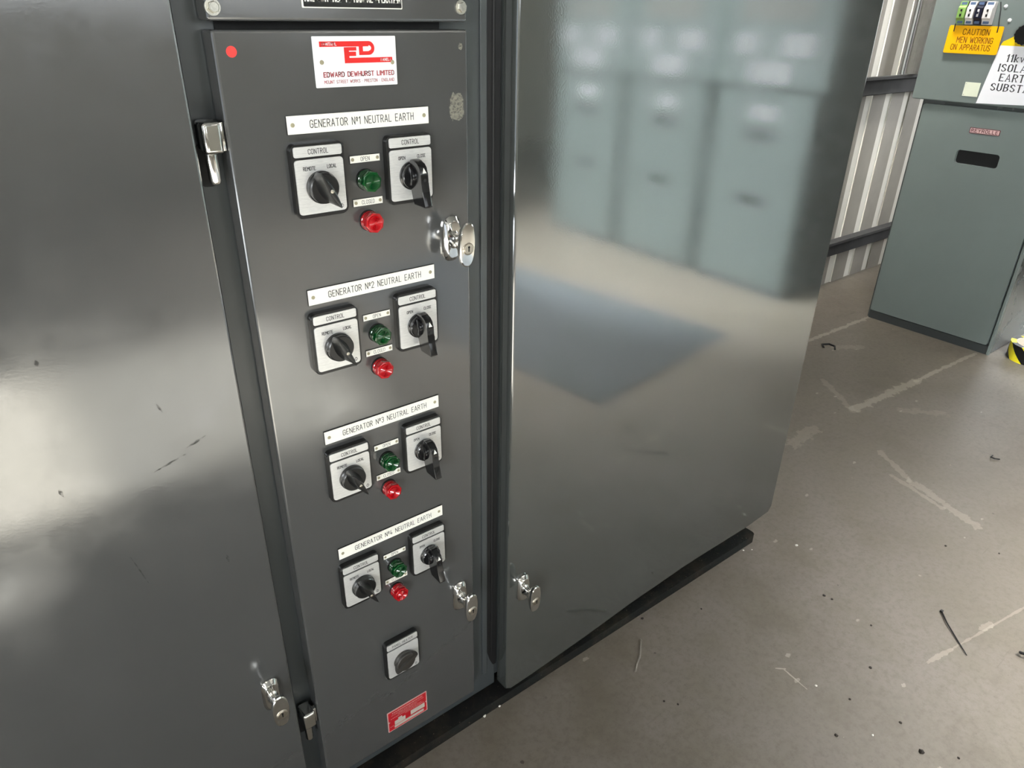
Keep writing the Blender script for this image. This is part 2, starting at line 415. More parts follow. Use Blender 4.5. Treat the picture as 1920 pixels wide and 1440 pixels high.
# ------------------------------------------------------------------ engraved single stroke lettering
def arc(cx, cy, rx, ry, a0, a1, n=8):
    return [(cx + rx * math.cos(math.radians(a0 + (a1 - a0) * i / n)), cy + ry * math.sin(math.radians(a0 + (a1 - a0) * i / n))) for i in range(n + 1)]
W_ = 0.52
def _o(w=W_): r = w / 2; return [(0, .72)] + arc(r, 1 - .26, r, .26, 180, 0) + arc(r, .26, r, .26, 0, -180) + [(0, .72)]
G = {
 'A': (.56, [[(0, 0), (.28, 1), (.56, 0)], [(.09, .32), (.47, .32)]]),
 'B': (.5, [[(0, 0), (0, 1), (.26, 1)] + arc(.26, .76, .22, .24, 90, -90) + [(0, .52)], [(.26, .52)] + arc(.26, .26, .24, .26, 90, -90) + [(0, 0)]]),
 'C': (.52, [[(.52, .74)] + arc(.26, .74, .26, .26, 0, 180) + arc(.26, .26, .26, .26, 180, 360)]),
 'D': (.52, [[(0, 0), (0, 1), (.24, 1)] + arc(.24, .72, .28, .28, 90, 0) + arc(.24, .28, .28, .28, 0, -90) + [(0, 0)]]),
 'E': (.46, [[(.46, 1), (0, 1), (0, 0), (.46, 0)], [(0, .52), (.38, .52)]]),
 'F': (.46, [[(.46, 1), (0, 1), (0, 0)], [(0, .52), (.38, .52)]]),
 'G': (.52, [[(.52, .74)] + arc(.26, .74, .26, .26, 0, 180) + arc(.26, .26, .26, .26, 180, 360) + [(.52, .48), (.28, .48)]]),
 'H': (.52, [[(0, 0), (0, 1)], [(.52, 0), (.52, 1)], [(0, .52), (.52, .52)]]),
 'I': (.0, [[(0, 0), (0, 1)]]),
 'K': (.5, [[(0, 0), (0, 1)], [(.48, 1), (0, .42)], [(.14, .58), (.5, 0)]]),
 'L': (.44, [[(0, 1), (0, 0), (.44, 0)]]),
 'M': (.6, [[(0, 0), (0, 1), (.3, .45), (.6, 1), (.6, 0)]]),
 'N': (.52, [[(0, 0), (0, 1), (.52, 0), (.52, 1)]]),
 'O': (.52, [_o()]),
 'P': (.5, [[(0, 0), (0, 1), (.24, 1)] + arc(.24, .74, .26, .26, 90, -90) + [(0, .48)]]),
 'R': (.5, [[(0, 0), (0, 1), (.24, 1)] + arc(.24, .75, .25, .25, 90, -90) + [(0, .5)], [(.24, .5), (.5, 0)]]),
 'S': (.5, [[(.49, .80)] + arc(.25, .76, .24, .24, 10, 180) + [(.03, .66), (.47, .36)] + arc(.25, .25, .25, .25, 0, -170)]),
 'T': (.54, [[(0, 1), (.54, 1)], [(.27, 1), (.27, 0)]]),
 'U': (.52, [[(0, 1), (0, .26)] + arc(.26, .26, .26, .26, 180, 360) + [(.52, 1)]]),
 'V': (.54, [[(0, 1), (.27, 0), (.54, 1)]]),
 'W': (.76, [[(0, 1), (.19, 0), (.38, .8), (.57, 0), (.76, 1)]]),
 'Y': (.54, [[(0, 1), (.27, .5), (.54, 1)], [(.27, .5), (.27, 0)]]),
 '1': (.2, [[(0, .8), (.2, 1), (.2, 0)]]),
 '2': (.48, [arc(.24, .75, .24, .25, 170, -20) + [(0, 0), (.48, 0)]]),
 '3': (.48, [arc(.24, .77, .23, .23, 160, -90) , arc(.24, .27, .24, .27, 90, -160)]),
 '4': (.5, [[(.34, 0), (.34, .45)], [(.22, 1), (0, .25), (.5, .25)]]),
 'º': (.26, [arc(.13, .78, .13, .18, 0, 360, 10), [(0, .46), (.26, .46)]]),
 'k': (.42, [[(0, 0), (0, 1)], [(.38, .62), (0, .26)], [(.12, .36), (.42, 0)]]),
 'v': (.42, [[(0, .62), (.21, 0), (.42, .62)]]),
 ' ': (.34, []),
}
def text_w(s, gap): return sum(G[c][0] for c in s) + gap * (len(s) - 1)
def strokes(bm, s, cx, cz, h, wfac=1.0, sw=0.11, gap=0.26, y=0.0, serif=0.0, align='c', heavy=1.0, mat=0):
    """adds flat engraved strokes in the x/z plane at depth y facing -y; cz is the centre of the cap height"""
    tw = text_w(s, gap) * h * wfac
    x = cx - tw / 2 if align == 'c' else cx
    def quad(p, q, wd):
        d = Vector((q[0] - p[0], q[1] - p[1]))
        if d.length < 1e-9: return
        d.normalize(); nrm = Vector((-d.y, d.x)) * wd / 2; e = d * wd * 0.42
        c = [(p[0] - e.x + nrm.x, p[1] - e.y + nrm.y), (q[0] + e.x + nrm.x, q[1] + e.y + nrm.y), (q[0] + e.x - nrm.x, q[1] + e.y - nrm.y), (p[0] - e.x - nrm.x, p[1] - e.y - nrm.y)]
        f = bm.faces.new([bm.verts.new((a, y, b)) for a, b in reversed(c)]); f.material_index = mat
    for ch in s:
        gw, ls = G[ch]
        for L in ls:
            P = [(x + a * h * wfac, cz - h / 2 + b * h) for a, b in L]
            for p, q in zip(P[:-1], P[1:]):
                vert = abs(q[0] - p[0]) < 0.25 * abs(q[1] - p[1])
                quad(p, q, sw * h * (heavy if vert else 1.0))
            if serif:
                for (a, b), p in ((L[0], P[0]), (L[-1], P[-1])):
                    if b in (0, 1, .62) and len(L) < 6:
                        quad((p[0] - serif * h, p[1]), (p[0] + serif * h, p[1]), sw * h * 0.8)
        x += (gw + gap) * h * wfac
    return bm
def ST(*a, **k): return strokes(bmesh.new(), *a, **k)
def fpoly(bm, pts, y, mat=0):
    f = bm.faces.new([bm.verts.new((x, y, z)) for x, z in pts]); f.material_index = mat; return bm

# ------------------------------------------------------------------ the room
def struct(name, bm, m, smooth=0):
    return tag(obj(name, bm, m, smooth=smooth), kind='structure')
YW = 1.15
struct('floor', BX(-5.2, 6.2, -6.2, YW + 0.12, -0.12, 0.0), M_FLOOR)
struct('ceiling', BX(-5.2, 6.2, -6.2, YW + 0.12, 3.2, 3.3), M_CEIL)
def sheeting():
    """ribbed wall cladding: broad roller-painted pans, narrow grooves left white"""
    bm = bmesh.new(); per = 0.205; x = 3.617 - per * 46
    z0, z1 = 0.0, 3.2; prof = []
    while x < 6.2:
        prof += [(x - 0.036, YW, 0), (x - 0.033, YW + 0.006, 1), (x + 0.031, YW + 0.006, 1), (x + 0.034, YW, 1)]
        x += per
    for (xa, ya, _), (xb, yb, m) in zip(prof[:-1], prof[1:]):
        f = bm.faces.new([bm.verts.new(p) for p in ((xa, ya, z0), (xb, yb, z0), (xb, yb, z1), (xa, ya, z1))])
        f.material_index = m
    bmesh.ops.remove_doubles(bm, verts=bm.verts, dist=1e-5)
    box(bm, prof[0][0], prof[-1][0], YW + 0.03, YW + 0.12, z0, z1, mat=0)
    return bm
struct('wall_back', sheeting(), [M_WALLG, M_WALLW])
struct('wall_right', BX(6.0, 6.2, -6.2, YW, 0, 3.2), M_WALLW)
struct('wall_front', BX(-5.2, 6.0, -6.2, -6.0, 0, 3.2), M_WALLW)
wl = bmesh.new()
box(wl, -5.2, -5.0, -6.0, -2.50, 0, 3.2); box(wl, -5.2, -5.0, -1.35, -1.165, 0, 3.2); box(wl, -5.2, -5.0, -0.98, YW, 0, 3.2)
box(wl, -5.2, -5.0, -2.50, -1.33, 3.0, 3.2); box(wl, -5.2, -5.0, -1.165, -0.98, 2.4, 3.2)
struct('wall_left', wl, M_WALLG)
kk = NT('tinted_translucent_sheet'); kk.t.nodes.remove(kk.b)
tr = kk.n('ShaderNodeBsdfTransparent'); tr.inputs[0].default_value = (0.66, 0.67, 0.68, 1)
kk.l(tr.outputs[0], kk.t.nodes['Material Output'].inputs[0])
wp = bmesh.new(); box(wp, -5.11, -5.105, -2.50, -1.33, 2.45, 3.0); struct('added_pane_1', wp, kk.m); struct('added_pane_2', BX(-5.11, -5.105, -1.165, -0.98, 0.0, 2.4), kk.m)  # tinted sheets added to dim parts of the sun patch

def rail(name, z0, z1, label):
    bm = BX(-4.9, 5.9, YW - 0.045, YW - 0.002, z0, z1, 0.004)
    box(bm, -4.9, 5.9, YW - 0.062, YW - 0.04, z1 - 0.012, z1 + 0.004, 0.002)
    tag(obj(name, bm, M_RAIL), label, 'rail')
rail('wall_rail', H - 1.085, H - 1.005, 'lower dark steel rail running across the ribbed wall near the floor')
rail('wall_rail', H - 0.245, H - 0.160, 'upper dark steel rail across the ribbed wall beside the green grey switchgear')
tag(obj('conduit', TB([(3.80, YW - 0.05, H - 0.152), (3.80, YW - 0.05, 3.15)], 0.012), M_CONDUIT), 'thin shiny metal conduit standing on the upper wall rail', 'conduit')
tag(obj('drain_pipe', TB([(3.895, YW - 0.06, H - 0.152), (3.895, YW - 0.06, 3.15)], 0.036, 20), M_PIPE), 'thick grey vertical pipe on the ribbed wall left of the switchgear', 'pipe')

# overhead fittings
def ceiling_light(x, y, lab):
    t = empty('ceiling_light', (x, y, 2.86), 0, lab, 'light', 'strip lights under the ceiling')
    obj('housing', BX(-0.75, 0.75, -0.06, 0.06, 0.03, 0.30, 0.01), M_LGREY, t)
    b = bmesh.new(); tube(b, [(-0.72, 0, 0), (0.72, 0, 0)], 0.02)
    obj('tube', b, M_TUBE, t)
ceiling_light(-1.2, -2.6, 'strip light under the ceiling above the left side')
ceiling_light(2.2, -2.6, 'strip light under the ceiling above the aisle')
ceiling_light(4.2, -0.6, 'strip light under the ceiling above the switchgear')

for nm, lab in (('aisle_louvre', 'added fill light housing above the middle of the aisle'), ('far_aisle', 'wide added fill light housing above the far aisle'),
                ('bay_louvre', 'angled added fill light housing facing the switchgear row'), ('wall_louvre', 'small added fill light housing near the ribbed wall'), ('end_louvre', 'small louvred ceiling fitting above the end bay')):  # unseen housings added over the area lights
    L_ = [o for o in COL.objects if o.type == 'LIGHT' and o.name.startswith(nm)][0]
    hx, hy = L_.data.size / 2 + .03, L_.data.size_y / 2 + .03
    o = obj('ceiling_light', BX(-hx, hx, -hy, hy, .012, .06, .004), M_LGREY); o.location = L_.location; o.rotation_euler = L_.rotation_euler
    tag(o, lab, 'light')
for i_, nm in enumerate(('front_window', 'side_window', 'right_window')):  # pale boxes added behind these lights; the walls are solid there
    L_ = [o for o in COL.objects if o.type == 'LIGHT' and o.name.startswith(nm)][0]
    hx, hy = L_.data.size / 2 + .05, L_.data.size_y / 2 + .05
    o = struct('added_pane_%d' % (i_ + 3), BX(-hx, hx, -hy, hy, .012, .05, .004), M_LGREY); o.location = L_.location; o.rotation_euler = L_.rotation_euler

# ------------------------------------------------------------------ lock handle, shared mesh data
def lock_parts():
    b = bmesh.new()
    loft(b, [(0.0, .0150, .0330, 3.2), (-.004, .0155, .0335, 3.2), (-.009, .0125, .0290, 3.0), (-.0105, .0110, .0270, 2.8), (-.011, .006, .012, 2.2)], n=36)
    n = bmesh.new()
    loft(n, [(-.009, .0105, .0150, 2.4), (-.014, .0080, .0105, 2.2), (-.022, .0070, .0100, 2.2), (-.030, .0085, .0170, 2.4), (-.0360, .0115, .0285, 2.5),
             (-.0400, .0132, .0325, 2.5), (-.0450, .0132, .0325, 2.5), (-.0462, .0118, .0305, 2.5), (-.0468, .0060, .0160, 2.4)], n=36)
    k = bmesh.new(); loft(k, [(-.0460, .0092, .0092), (-.0474, .0092, .0092), (-.0478, .0086, .0086), (-.0470, .0082, .0082), (-.0470, .0079, .0079), (-.0484, .0076, .0076), (-.0488, .0070, .0070)], n=32, cz=-.005)
    h = bmesh.new(); prism(h, rrect(-.0010, .0010, -.0090, -.0015, .0009, 3), -.0491, -.0486); prism(h, circ(0, -.0022, .0018, 12), -.0491, -.0486)
    return b, n, k, h
def lock_handle(parent, x, z, tilt=0.0, label=None):
    b, n, k, h = lock_parts()
    e = obj('lock_handle', b, M_CHROME, parent, loc=(x, 0, z))
    for part, nm, mt in ((n, 'grip', M_CHROME), (k, 'lock_cylinder', M_NICKEL), (h, 'keyhole', M_VOID)):
        # handle > grip, cylinder, keyhole would be a fourth level: weld them into the handle's own mesh
        me = bpy.data.meshes.new('t'); bmesh.ops.recalc_face_normals(part, faces=part.faces); part.to_mesh(me); part.free()
        bm = bmesh.new(); bm.from_mesh(e.data); n0 = len(bm.faces); bm.from_mesh(me)
        bm.faces.ensure_lookup_table()
        idx = 0 if mt is M_CHROME else (1 if mt is M_NICKEL else 2)
        for f in bm.faces[n0:]: f.material_index = idx; f.smooth = True
        bm.to_mesh(e.data); bm.free(); bpy.data.meshes.remove(me)
    e.data.materials.append(M_NICKEL); e.data.materials.append(M_VOID)
    e.data.set_sharp_from_angle(angle=math.radians(28))
    e.rotation_euler = (0, tilt, 0)
    e['label'] = label or 'chrome lock handle with keyhole'
    return e

def hinge(parent, zb):
    """lift-off hinge; zb is the height where the block meets the pin"""
    b = bmesh.new()
    box(b, -.0985, -.0770, -.004, .028, zb, zb + .036, 0.0045, 3)
    box(b, -.0790, -.0725, .004, .012, zb + .002, zb + .034, 0.001)
    tube(b, [(-.0905, .007, zb + .001), (-.0905, .007, zb - .030), (-.0905, .007, zb - .0335), (-.0905, .007, zb - .0355)], [.0072, .0072, .0058, .0025], 20)
    prism(b, rrect(-.1015, -.0790, zb - .042, zb + .008, .008, 4), .0322, .0345, mat=1)  # flat black piece painted as the dark of a cut-out
    o = obj('hinge', b, [M_CHROME, M_VOID], parent)
    o['label'] = 'chrome lift-off hinge'
    return o

# ------------------------------------------------------------------ enclosure: left, middle and right cabinets, one plinth
ZT = 2.25                                     # cabinet top
DT = 0.034                                    # door thickness
def door_slab(x0, x1, z0, z1, bev=0.0035):
    b = bmesh.new()
    box(b, x0, x1, 0.0, DT - .002, z0, z1, 0.0035, 3)
    return b
cab = empty('control_cabinet', (-0.60, 0.4, 0.03), 0, 'wide plain dark grey cabinet at the left of the generator control panel', 'cabinet')
def rel(o, root): o.location = Vector(o.location) - root.location; return o
rel(obj('body', BX(-1.12, -0.1035, DT, 0.80, 0.032, ZT, 0.003), M_FRAME, cab), cab)
d = rel(obj('door', door_slab(-1.10, -0.1065, 0.075, ZT - 0.05), M_GREY, cab), cab)
lock_handle(d, -.1430, H - .891)

kk = NT('scuff'); kk.b.inputs['Base Color'].default_value = srgb(50, 48, 44); kk.b.inputs['Roughness'].default_value = 0.7
kk.l(kk.ramp(kk.noise(160, 4), 0.40, (0.0, 0.0, 0.0, 1), 0.62, (0.6, 0.6, 0.6, 1)), kk.b.inputs['Alpha'])
M_SCUFF = kk.m
for (xa, za, xb, zb_, hw) in ((-0.2294, 0.8624, -0.1896, 0.8739, 0.0016), (-0.186, 0.8824, -0.162, 0.8915, 0.0022), (-0.3339, 0.8797, -0.3318, 0.8695, 0.0024), (-0.3169, 1.0455, -0.3165, 1.0389, 0.0026), (-0.2818, 0.7487, -0.2701, 0.6989, 0.001), (-0.2095, 0.956, -0.2045, 0.943, 0.0016), (-0.1653, 0.6932, -0.1643, 0.6807, 0.0022)):
    p, q = Vector((xa, za)), Vector((xb, zb_)); dd = (q - p).normalized(); nn = Vector((-dd.y, dd.x)) * hw
    bq = bmesh.new(); fpoly(bq, [tuple(p - nn * .3), tuple((p + q) / 2 - nn), tuple(q - nn * .4), tuple(q + dd * hw), tuple(q + nn * .4), tuple((p + q) / 2 + nn), tuple(p + nn * .3)], -.0002)
    flat('scuff_mark', bq, M_SCUFF, d)['label'] = 'dark scuff on the paint'

mid = empty('control_cabinet', (0.10, 0.4, 0.03), 0, 'narrow dark grey cabinet carrying the four rows of generator switches and lamps', 'cabinet')
b = bmesh.new()
box(b, -0.1015, 0.3450, DT, 0.80, 0.033, ZT, 0.002)
box(b, 0.3095, 0.3222, DT - .0035, DT + .01, 0.085, ZT - .02, 0.0015)
rel(obj('body', b, M_FRAME, mid), mid)
d = rel(obj('door', door_slab(-.0715, .2668, H - 1.186, H + .0925), M_GREY, mid), mid)
lock_handle(d, .2315, H - .1865, 0.05, 'large polished chrome lock handle')
lock_handle(d, .2315, H - .8905, 0.03)
hinge(d, H - .0365); hinge(d, H - 1.0190)
b = bmesh.new()      # ragged residue of a peeled sticker
rn = random.Random(3)
def blob(b, cx, cz, rx, rz, n=26, jag=.16, mat=0, y=-.0003):
    fpoly(b, [(cx + rx * (1 + rn.uniform(-jag, jag)) * math.copysign(abs(math.cos(a)) ** .7, math.cos(a)), cz + rz * (1 + rn.uniform(-jag, jag)) * math.copysign(abs(math.sin(a)) ** .7, math.sin(a))) for a in [2 * PI * i / n for i in range(n)]], y)
blob(b, .2475, H - .004, .0115, .0185)
b2 = bmesh.new(); blob(b2, .2545, H + .072, .003, .004)
kk = NT('adhesive_residue'); kk.b.inputs['Base Color'].default_value = srgb(140, 137, 124)
kk.b.inputs['Roughness'].default_value = 0.45
kk.l(kk.ramp(kk.noise(220, 6, 0.75), 0.34, (0.35, 0.35, 0.35, 1), 0.66, (0.9, 0.9, 0.9, 1)), kk.b.inputs['Alpha'])
kk.bump(kk.noise(500, 3), 0.8, 0.002)
for q_ in (b, b2): flat('adhesive_residue', q_, kk.m, d)['label'] = 'pale speckled glue residue'
cv = rel(obj('top_cover', door_slab(-.0730, .2665, H + .1010, H + .62), M_GREY, mid), mid)
def hexbolt(parent, x, z):
    b = bmesh.new(); loft(b, [(0.0, .0085, .0085), (-.0016, .0085, .0085)], n=28)
    prism(b, circ(0, 0, .0062, 6, .35), -.0065, -.0016, 0.0006)
    loft(b, [(-.0060, .0050, .0050), (-.0070, .0046, .0046)], n=20)
    o = obj('bolt', b, M_ZINC, parent, loc=(x, 0, z)); o['label'] = 'zinc plated hexagon bolt'
obj('dark_cover_gap', BX(-.0560, .2420, DT - .003, DT + .0005, H + .0915, H + .1020), M_VOID, mid).location = Vector((0, 0, 0)) - mid.location  # black strip painted as the dark of the gap below the cover
hexbolt(cv, -.0655, H + .1145); hexbolt(cv, .2560, H + .1185)

right = empty('control_cabinet', (0.85, 0.4, 0.03), 0, 'large glossy grey cabinet with one wide door right of the switch panel', 'cabinet')
rel(obj('body', BX(0.3465, 1.3350, DT + .004, 0.80, 0.055, ZT, 0.003), M_FRAME, right), right)
def big_door():
    pts = [(.3525, ZT - .05), (1.345, ZT - .05), (1.3495, H - .60), (1.3475, H - 1.180), (1.335, H - 1.198), (1.243, H - 1.2065), (1.043, H - 1.2070), (.940, H - 1.2095),
           (.749, H - 1.2210), (.577, H - 1.2390), (.432, H - 1.2500), (.3640, H - 1.2525), (.3525, H - 1.2430)]
    bm = bmesh.new(); r = 0.0045; n = len(pts); rings = []
    for k in range(6):
        if k == 5: off, y = 0.0, DT
        else:
            a = PI / 2 * k / 4; off, y = r * (1 - math.sin(a)), r * (1 - math.cos(a))
        ring = []
        for i in range(n):
            p0, p1, p2 = Vector(pts[i - 1]), Vector(pts[i]), Vector(pts[(i + 1) % n])
            d1, d2 = (p1 - p0).normalized(), (p2 - p1).normalized()
            m = (Vector((d1.y, -d1.x)) + Vector((d2.y, -d2.x))); m /= max(1e-6, m.length_squared / 2)
            q = p1 - m * -off if False else p1 + m * off
            ring.append((q.x, y, q.y))
        rings.append(ring)
    V = [[bm.verts.new(p) for p in R_] for R_ in rings]
    for A, B in zip(V[:-1], V[1:]):
        for i in range(n): bm.faces.new((A[i], A[(i + 1) % n], B[(i + 1) % n], B[i]))
    # front face as strips between the straight top and the wavy bottom
    bm.faces.new(V[0]); bm.faces.new(list(reversed(V[-1])))
    return bm
d = rel(obj('door', big_door(), M_GREY2, right), right)
lock_handle(d, .3905, H - .9600, 0.03)
b = bmesh.new()
prism(b, [(.3232, ZT - .06), (.3232, H - 1.135), (.3300, H - 1.162), (.3392, H - 1.184), (.3478, H - 1.186), (.3478, ZT - .06)], DT - .0012, DT + .002)
tube(b, [(.3345, DT - .001, ZT - .07), (.3345, DT - .001, H - 1.150)], 0.0028, 8)
rel(obj('door_gasket', b, M_RUBBER, mid), mid)

b = bmesh.new()
pl = [(-1.12, -.003), (1.272, -.003)] + [(1.272 + .014 * math.sin(a), .011 - .014 * math.cos(a)) for a in [PI / 2 * i / 5 for i in range(1, 6)]] + [(1.286, .05), (1.286, .79), (-1.12, .79)]
lo = [b.verts.new((x, y, 0.0)) for x, y in pl]; hi = [b.verts.new((x, y, 0.0265)) for x, y in pl]
b.faces.new(hi); b.faces.new(list(reversed(lo)))
for i in range(len(pl)): b.faces.new((lo[i], lo[(i + 1) % len(pl)], hi[(i + 1) % len(pl)], hi[i]))
tag(obj('cabinet_plinth', b, M_PLINTH), 'low black dusty plinth bar under the grey cabinets on the floor', 'plinth')

# ------------------------------------------------------------------ engraved plates
def rivet_bm(b, x, z, r, y):
    loft(b, [(y + .0004, r, r), (y - .0004, r * .95, r * .95), (y - .0007, r * .6, r * .6)], n=16, cx=x, cz=z); return b
def engraved(name, x, z, w_, h_, th, text, th_txt, tw, tcx, rx, rr, label, cat='label', group=None):
    """black-cored white laminate plate, centre at x, z"""
    t = empty(name, (x, 0, z), 0, label, cat, group)
    b = BX(-w_ / 2, w_ / 2, -th + .0004, 0, -h_ / 2, h_ / 2); box(b, -w_ / 2 + .0005, w_ / 2 - .0005, -th, -th + .0005, -h_ / 2 + .0005, h_ / 2 - .0005, mat=1)
    obj('plate', b, [M_BLACK, M_WHITE], t, smooth=0)
    wf = tw / (text_w(text, .26) * th_txt)
    flat('lettering', strokes(bmesh.new(), text, tcx, 0, th_txt, wf, 0.105, .26, -th - .00015), M_INK, t)
    for sx in (-1, 1): obj('rivet', rivet_bm(bmesh.new(), sx * rx, 0, rr, -th), M_RIVET, t)
    return t

ROWS = ['first', 'second', 'third', 'fourth']
NUM = ['topmost', 'second from the top', 'third from the top', 'lowest']
PITCH = .2202
dx_row = [0.0, 0.0006, 0.0, 0.0]
for i in range(4):
    engraved('nameplate', .1 + dx_row[i], H - .0111 - PITCH * i, .2000, .0222, .0022, 'GENERATOR Nº%d NEUTRAL EARTH' % (i + 1), .0087, .1460, .0028, .0925, .0027,
             'long white engraved nameplate reading generator number %d neutral earth' % (i + 1), 'nameplate', 'generator nameplates')
    engraved('nameplate', .1006, H - .0588 - PITCH * i, .0438, .0098, .0016, 'OPEN', .0050, .0125, 0.0, .0180, .0023,
             'small white open plate above the green lamp of generator %d' % (i + 1), 'nameplate', 'small open and closed plates')
    engraved('nameplate', .1006, H - .1148 - PITCH * i, .0443, .0102, .0016, 'CLOSED', .0050, .0185, 0.0, .0180, .0023,
             'small white closed plate above the red lamp of generator %d' % (i + 1), 'nameplate', 'small open and closed plates')

# ------------------------------------------------------------------ indicator lamps
def lamp(x, z, m, label, group):
    t = empty('indicator_lamp', (x, 0, z), 0, label, 'indicator lamp', group)
    b = bmesh.new(); loft(b, [(0.0, .0143, .0143), (-.0020, .0143, .0143), (-.0028, .0138, .0138)], n=36)
    obj('bezel', b, M_BLACK, t)
    b = bmesh.new()
    loft(b, [(-.0028, .0135, .0135), (-.0060, .0135, .0135), (-.0066, .0128, .0128), (-.0074, .0128, .0128), (-.0080, .0135, .0135), (-.0110, .0135, .0135), (-.0115, .0128, .0128), (-.0125, .0126, .0126)], n=40)
    prism(b, circ(0, 0, .0141, 8, .2), -.0195, -.0120, 0.0014, seg=2)
    rings = [(-.0190, .0106, .0106), (-.0208, .0104, .0104)]
    for r in (.0090, .0076, .0062, .0048, .0034, .0020): rings += [(-.0208, r + .0007, r + .0007), (-.0201, r, r)]
    loft(b, rings, n=40)
    obj('lens', b, m, t)
for i in range(4):
    lamp(.0998, H - .0858 - PITCH * i, M_LGREEN, 'green indicator lamp under the open plate of generator %d' % (i + 1), 'green indicator lamps')
    lamp(.0996, H - .1402 - PITCH * i, M_LRED, 'red indicator lamp under the closed plate of generator %d' % (i + 1), 'red indicator lamps')

# ------------------------------------------------------------------ rotary switches
def rotary_base(t, title, marks, th=.0058, tw=.026):
    obj('base', PR(rrect(-.0352, .0352, -.0372, .0530, .0075, 5), -.0105, 0.0, 0.0012), M_BLACK, t)
    obj('title_plate', PR(rrect(-.0318, .0318, .0377, .0503, .0025, 4), -.0122, -.0100, 0.0005), M_BRUSHED, t)
    obj('face_plate', PR(rrect(-.0322, .0322, -.0322, .0348, .0040, 5), -.0122, -.0100, 0.0005), M_BRUSHED, t)
    b = bmesh.new()
    strokes(b, title, 0, .0440, th, tw / (text_w(title, .26) * th), 0.12, .26, -.01235)
    for s, x, z, hh, ww in marks: strokes(b, s, x, z, hh, ww / (text_w(s, .22) * hh), 0.17, .22, -.01235)
    # maker's mark: a ring with an upright stroke through it
    for P in (arc(.0252, -.0265, .0022, .0022, 0, 360, 14), [(.0252, -.0235), (.0252, -.0297)]):
        for p, q in zip(P[:-1], P[1:]):
            dd = Vector((q[0] - p[0], q[1] - p[1])).normalized(); nn = Vector((-dd.y, dd.x)) * .0003
            b.faces.new([b.verts.new((a, -.01235, c)) for a, c in ((p[0] - nn.x, p[1] - nn.y), (q[0] - nn.x, q[1] - nn.y), (q[0] + nn.x, q[1] + nn.y), (p[0] + nn.x, p[1] + nn.y))])
    flat('lettering', b, M_INK, t)
def pointer_knob(t, ang, mat, screw=True):
    b = LF([(-.0115, .0205, .0205), (-.0165, .0203, .0203), (-.0175, .0192, .0192), (-.0225, .0190, .0190), (-.0235, .0178, .0178)], n=48)
    obj('dial', b, mat, t)
    b = LF([(-.0200, .0115, .0215, 1.7), (-.0260, .0085, .0245, 1.6), (-.0330, .0052, .0258, 1.5), (-.0400, .0044, .0256, 1.5), (-.0425, .0036, .0244, 1.5), (-.0430, .0016, .0200, 1.5)], n=44)
    k = obj('pointer_knob', b, mat, t); k.rotation_euler = (0, -math.radians(ang), 0)
    if not screw: k.scale = (1.25, 0.66, 1.0)
    if screw:
        s = obj('screw', LF([(-.0415, .0024, .0024), (-.0434, .0024, .0024), (-.0438, .0016, .0016)], n=16), M_NICKEL, k)
        s['label'] = 'small brass screw'
def pistol_knob(t):
    b = LF([(-.0115, .0192, .0192), (-.0150, .0190, .0190), (-.0158, .0178, .0178), (-.0200, .0176, .0176), (-.0212, .0165, .0165)], n=48)
    obj('dial', b, M_BLACKG, t)
    b = bmesh.new()
    prof = [(-.0190, .0225), (-.0235, .0236), (-.0300, .0225), (-.0370, .0190), (-.0430, .0150), (-.0450, .0060), (-.0455, -.0040), (-.0480, -.0160), (-.0545, -.0345), (-.0530, -.0365), (-.0250, -.0365), (-.0215, -.0300), (-.0200, -.0160), (-.0150, -.0150), (-.0150, .0150)]
    side_prism(b, prof, -.0058, .0058, 0.0012)
    side_prism(b, [(-.0160, .0150), (-.0230, .0140), (-.0300, .0080), (-.0320, 0), (-.0280, -.0100), (-.0160, -.0140)], -.0100, .0100, 0.0030)
    k = obj('pistol_grip', b, M_BLACKG, t); k.rotation_euler = (0, 0, 0)
    b = bmesh.new()
    def onf(y0, z0, y1, z1, s): return (y0 + (y1 - y0) * s, z0 + (z1 - z0) * s)
    f = b.faces.new([b.verts.new(p) for p in ((-.0030, -.0454, .0080), (.0030, -.0454, .0080), (.0, -.0434, .0148))])
    obj('indicator_mark', b, M_WHITE, k, smooth=0)
    b = bmesh.new(); prism(b, circ(0, -.0010, .0023, 16), -.0462, -.0450); obj('screw_hole', b, M_VOID, k)
LX, RX = .0322, .1635
names = []
for i in range(4):
    z = H - .0855 - PITCH * i
    if i == 0:
        t = empty('rotary_switch', (LX, 0, z)); ls = t
        rotary_base(t, 'CONTROL', [('REMOTE', -.0138, .0240, .0042, .0158), ('LOCAL', .0162, .0245, .0042, .0122)])
        pointer_knob(t, 28, M_BLACK)
        t2 = empty('rotary_switch', (RX, 0, z)); rs = t2
        rotary_base(t2, 'CONTROL', [('OPEN', -.0142, .0240, .0040, .0100), ('CLOSE', .0160, .0245, .0040, .0125)])
        pistol_knob(t2)
    else:
        t = copy_tree(ls); t.location = (LX, 0, z)
        t2 = copy_tree(rs); t2.location = (RX, 0, z)
    tag(t, 'remote and local selector switch with black pointer knob of generator %d' % (i + 1), 'switch', 'remote and local selector switches')
    tag(t2, 'open and close control switch with black pistol grip of generator %d' % (i + 1), 'switch', 'open and close pistol grip switches')
t = empty('rotary_switch', (.0975, 0, H - .9640), 0, 'panel heater switch with a brown wing knob, below the four rows', 'switch')
rotary_base(t, 'PANEL HEATER', [], .0050, .042)
pointer_knob(t, -62, M_BROWN, False)

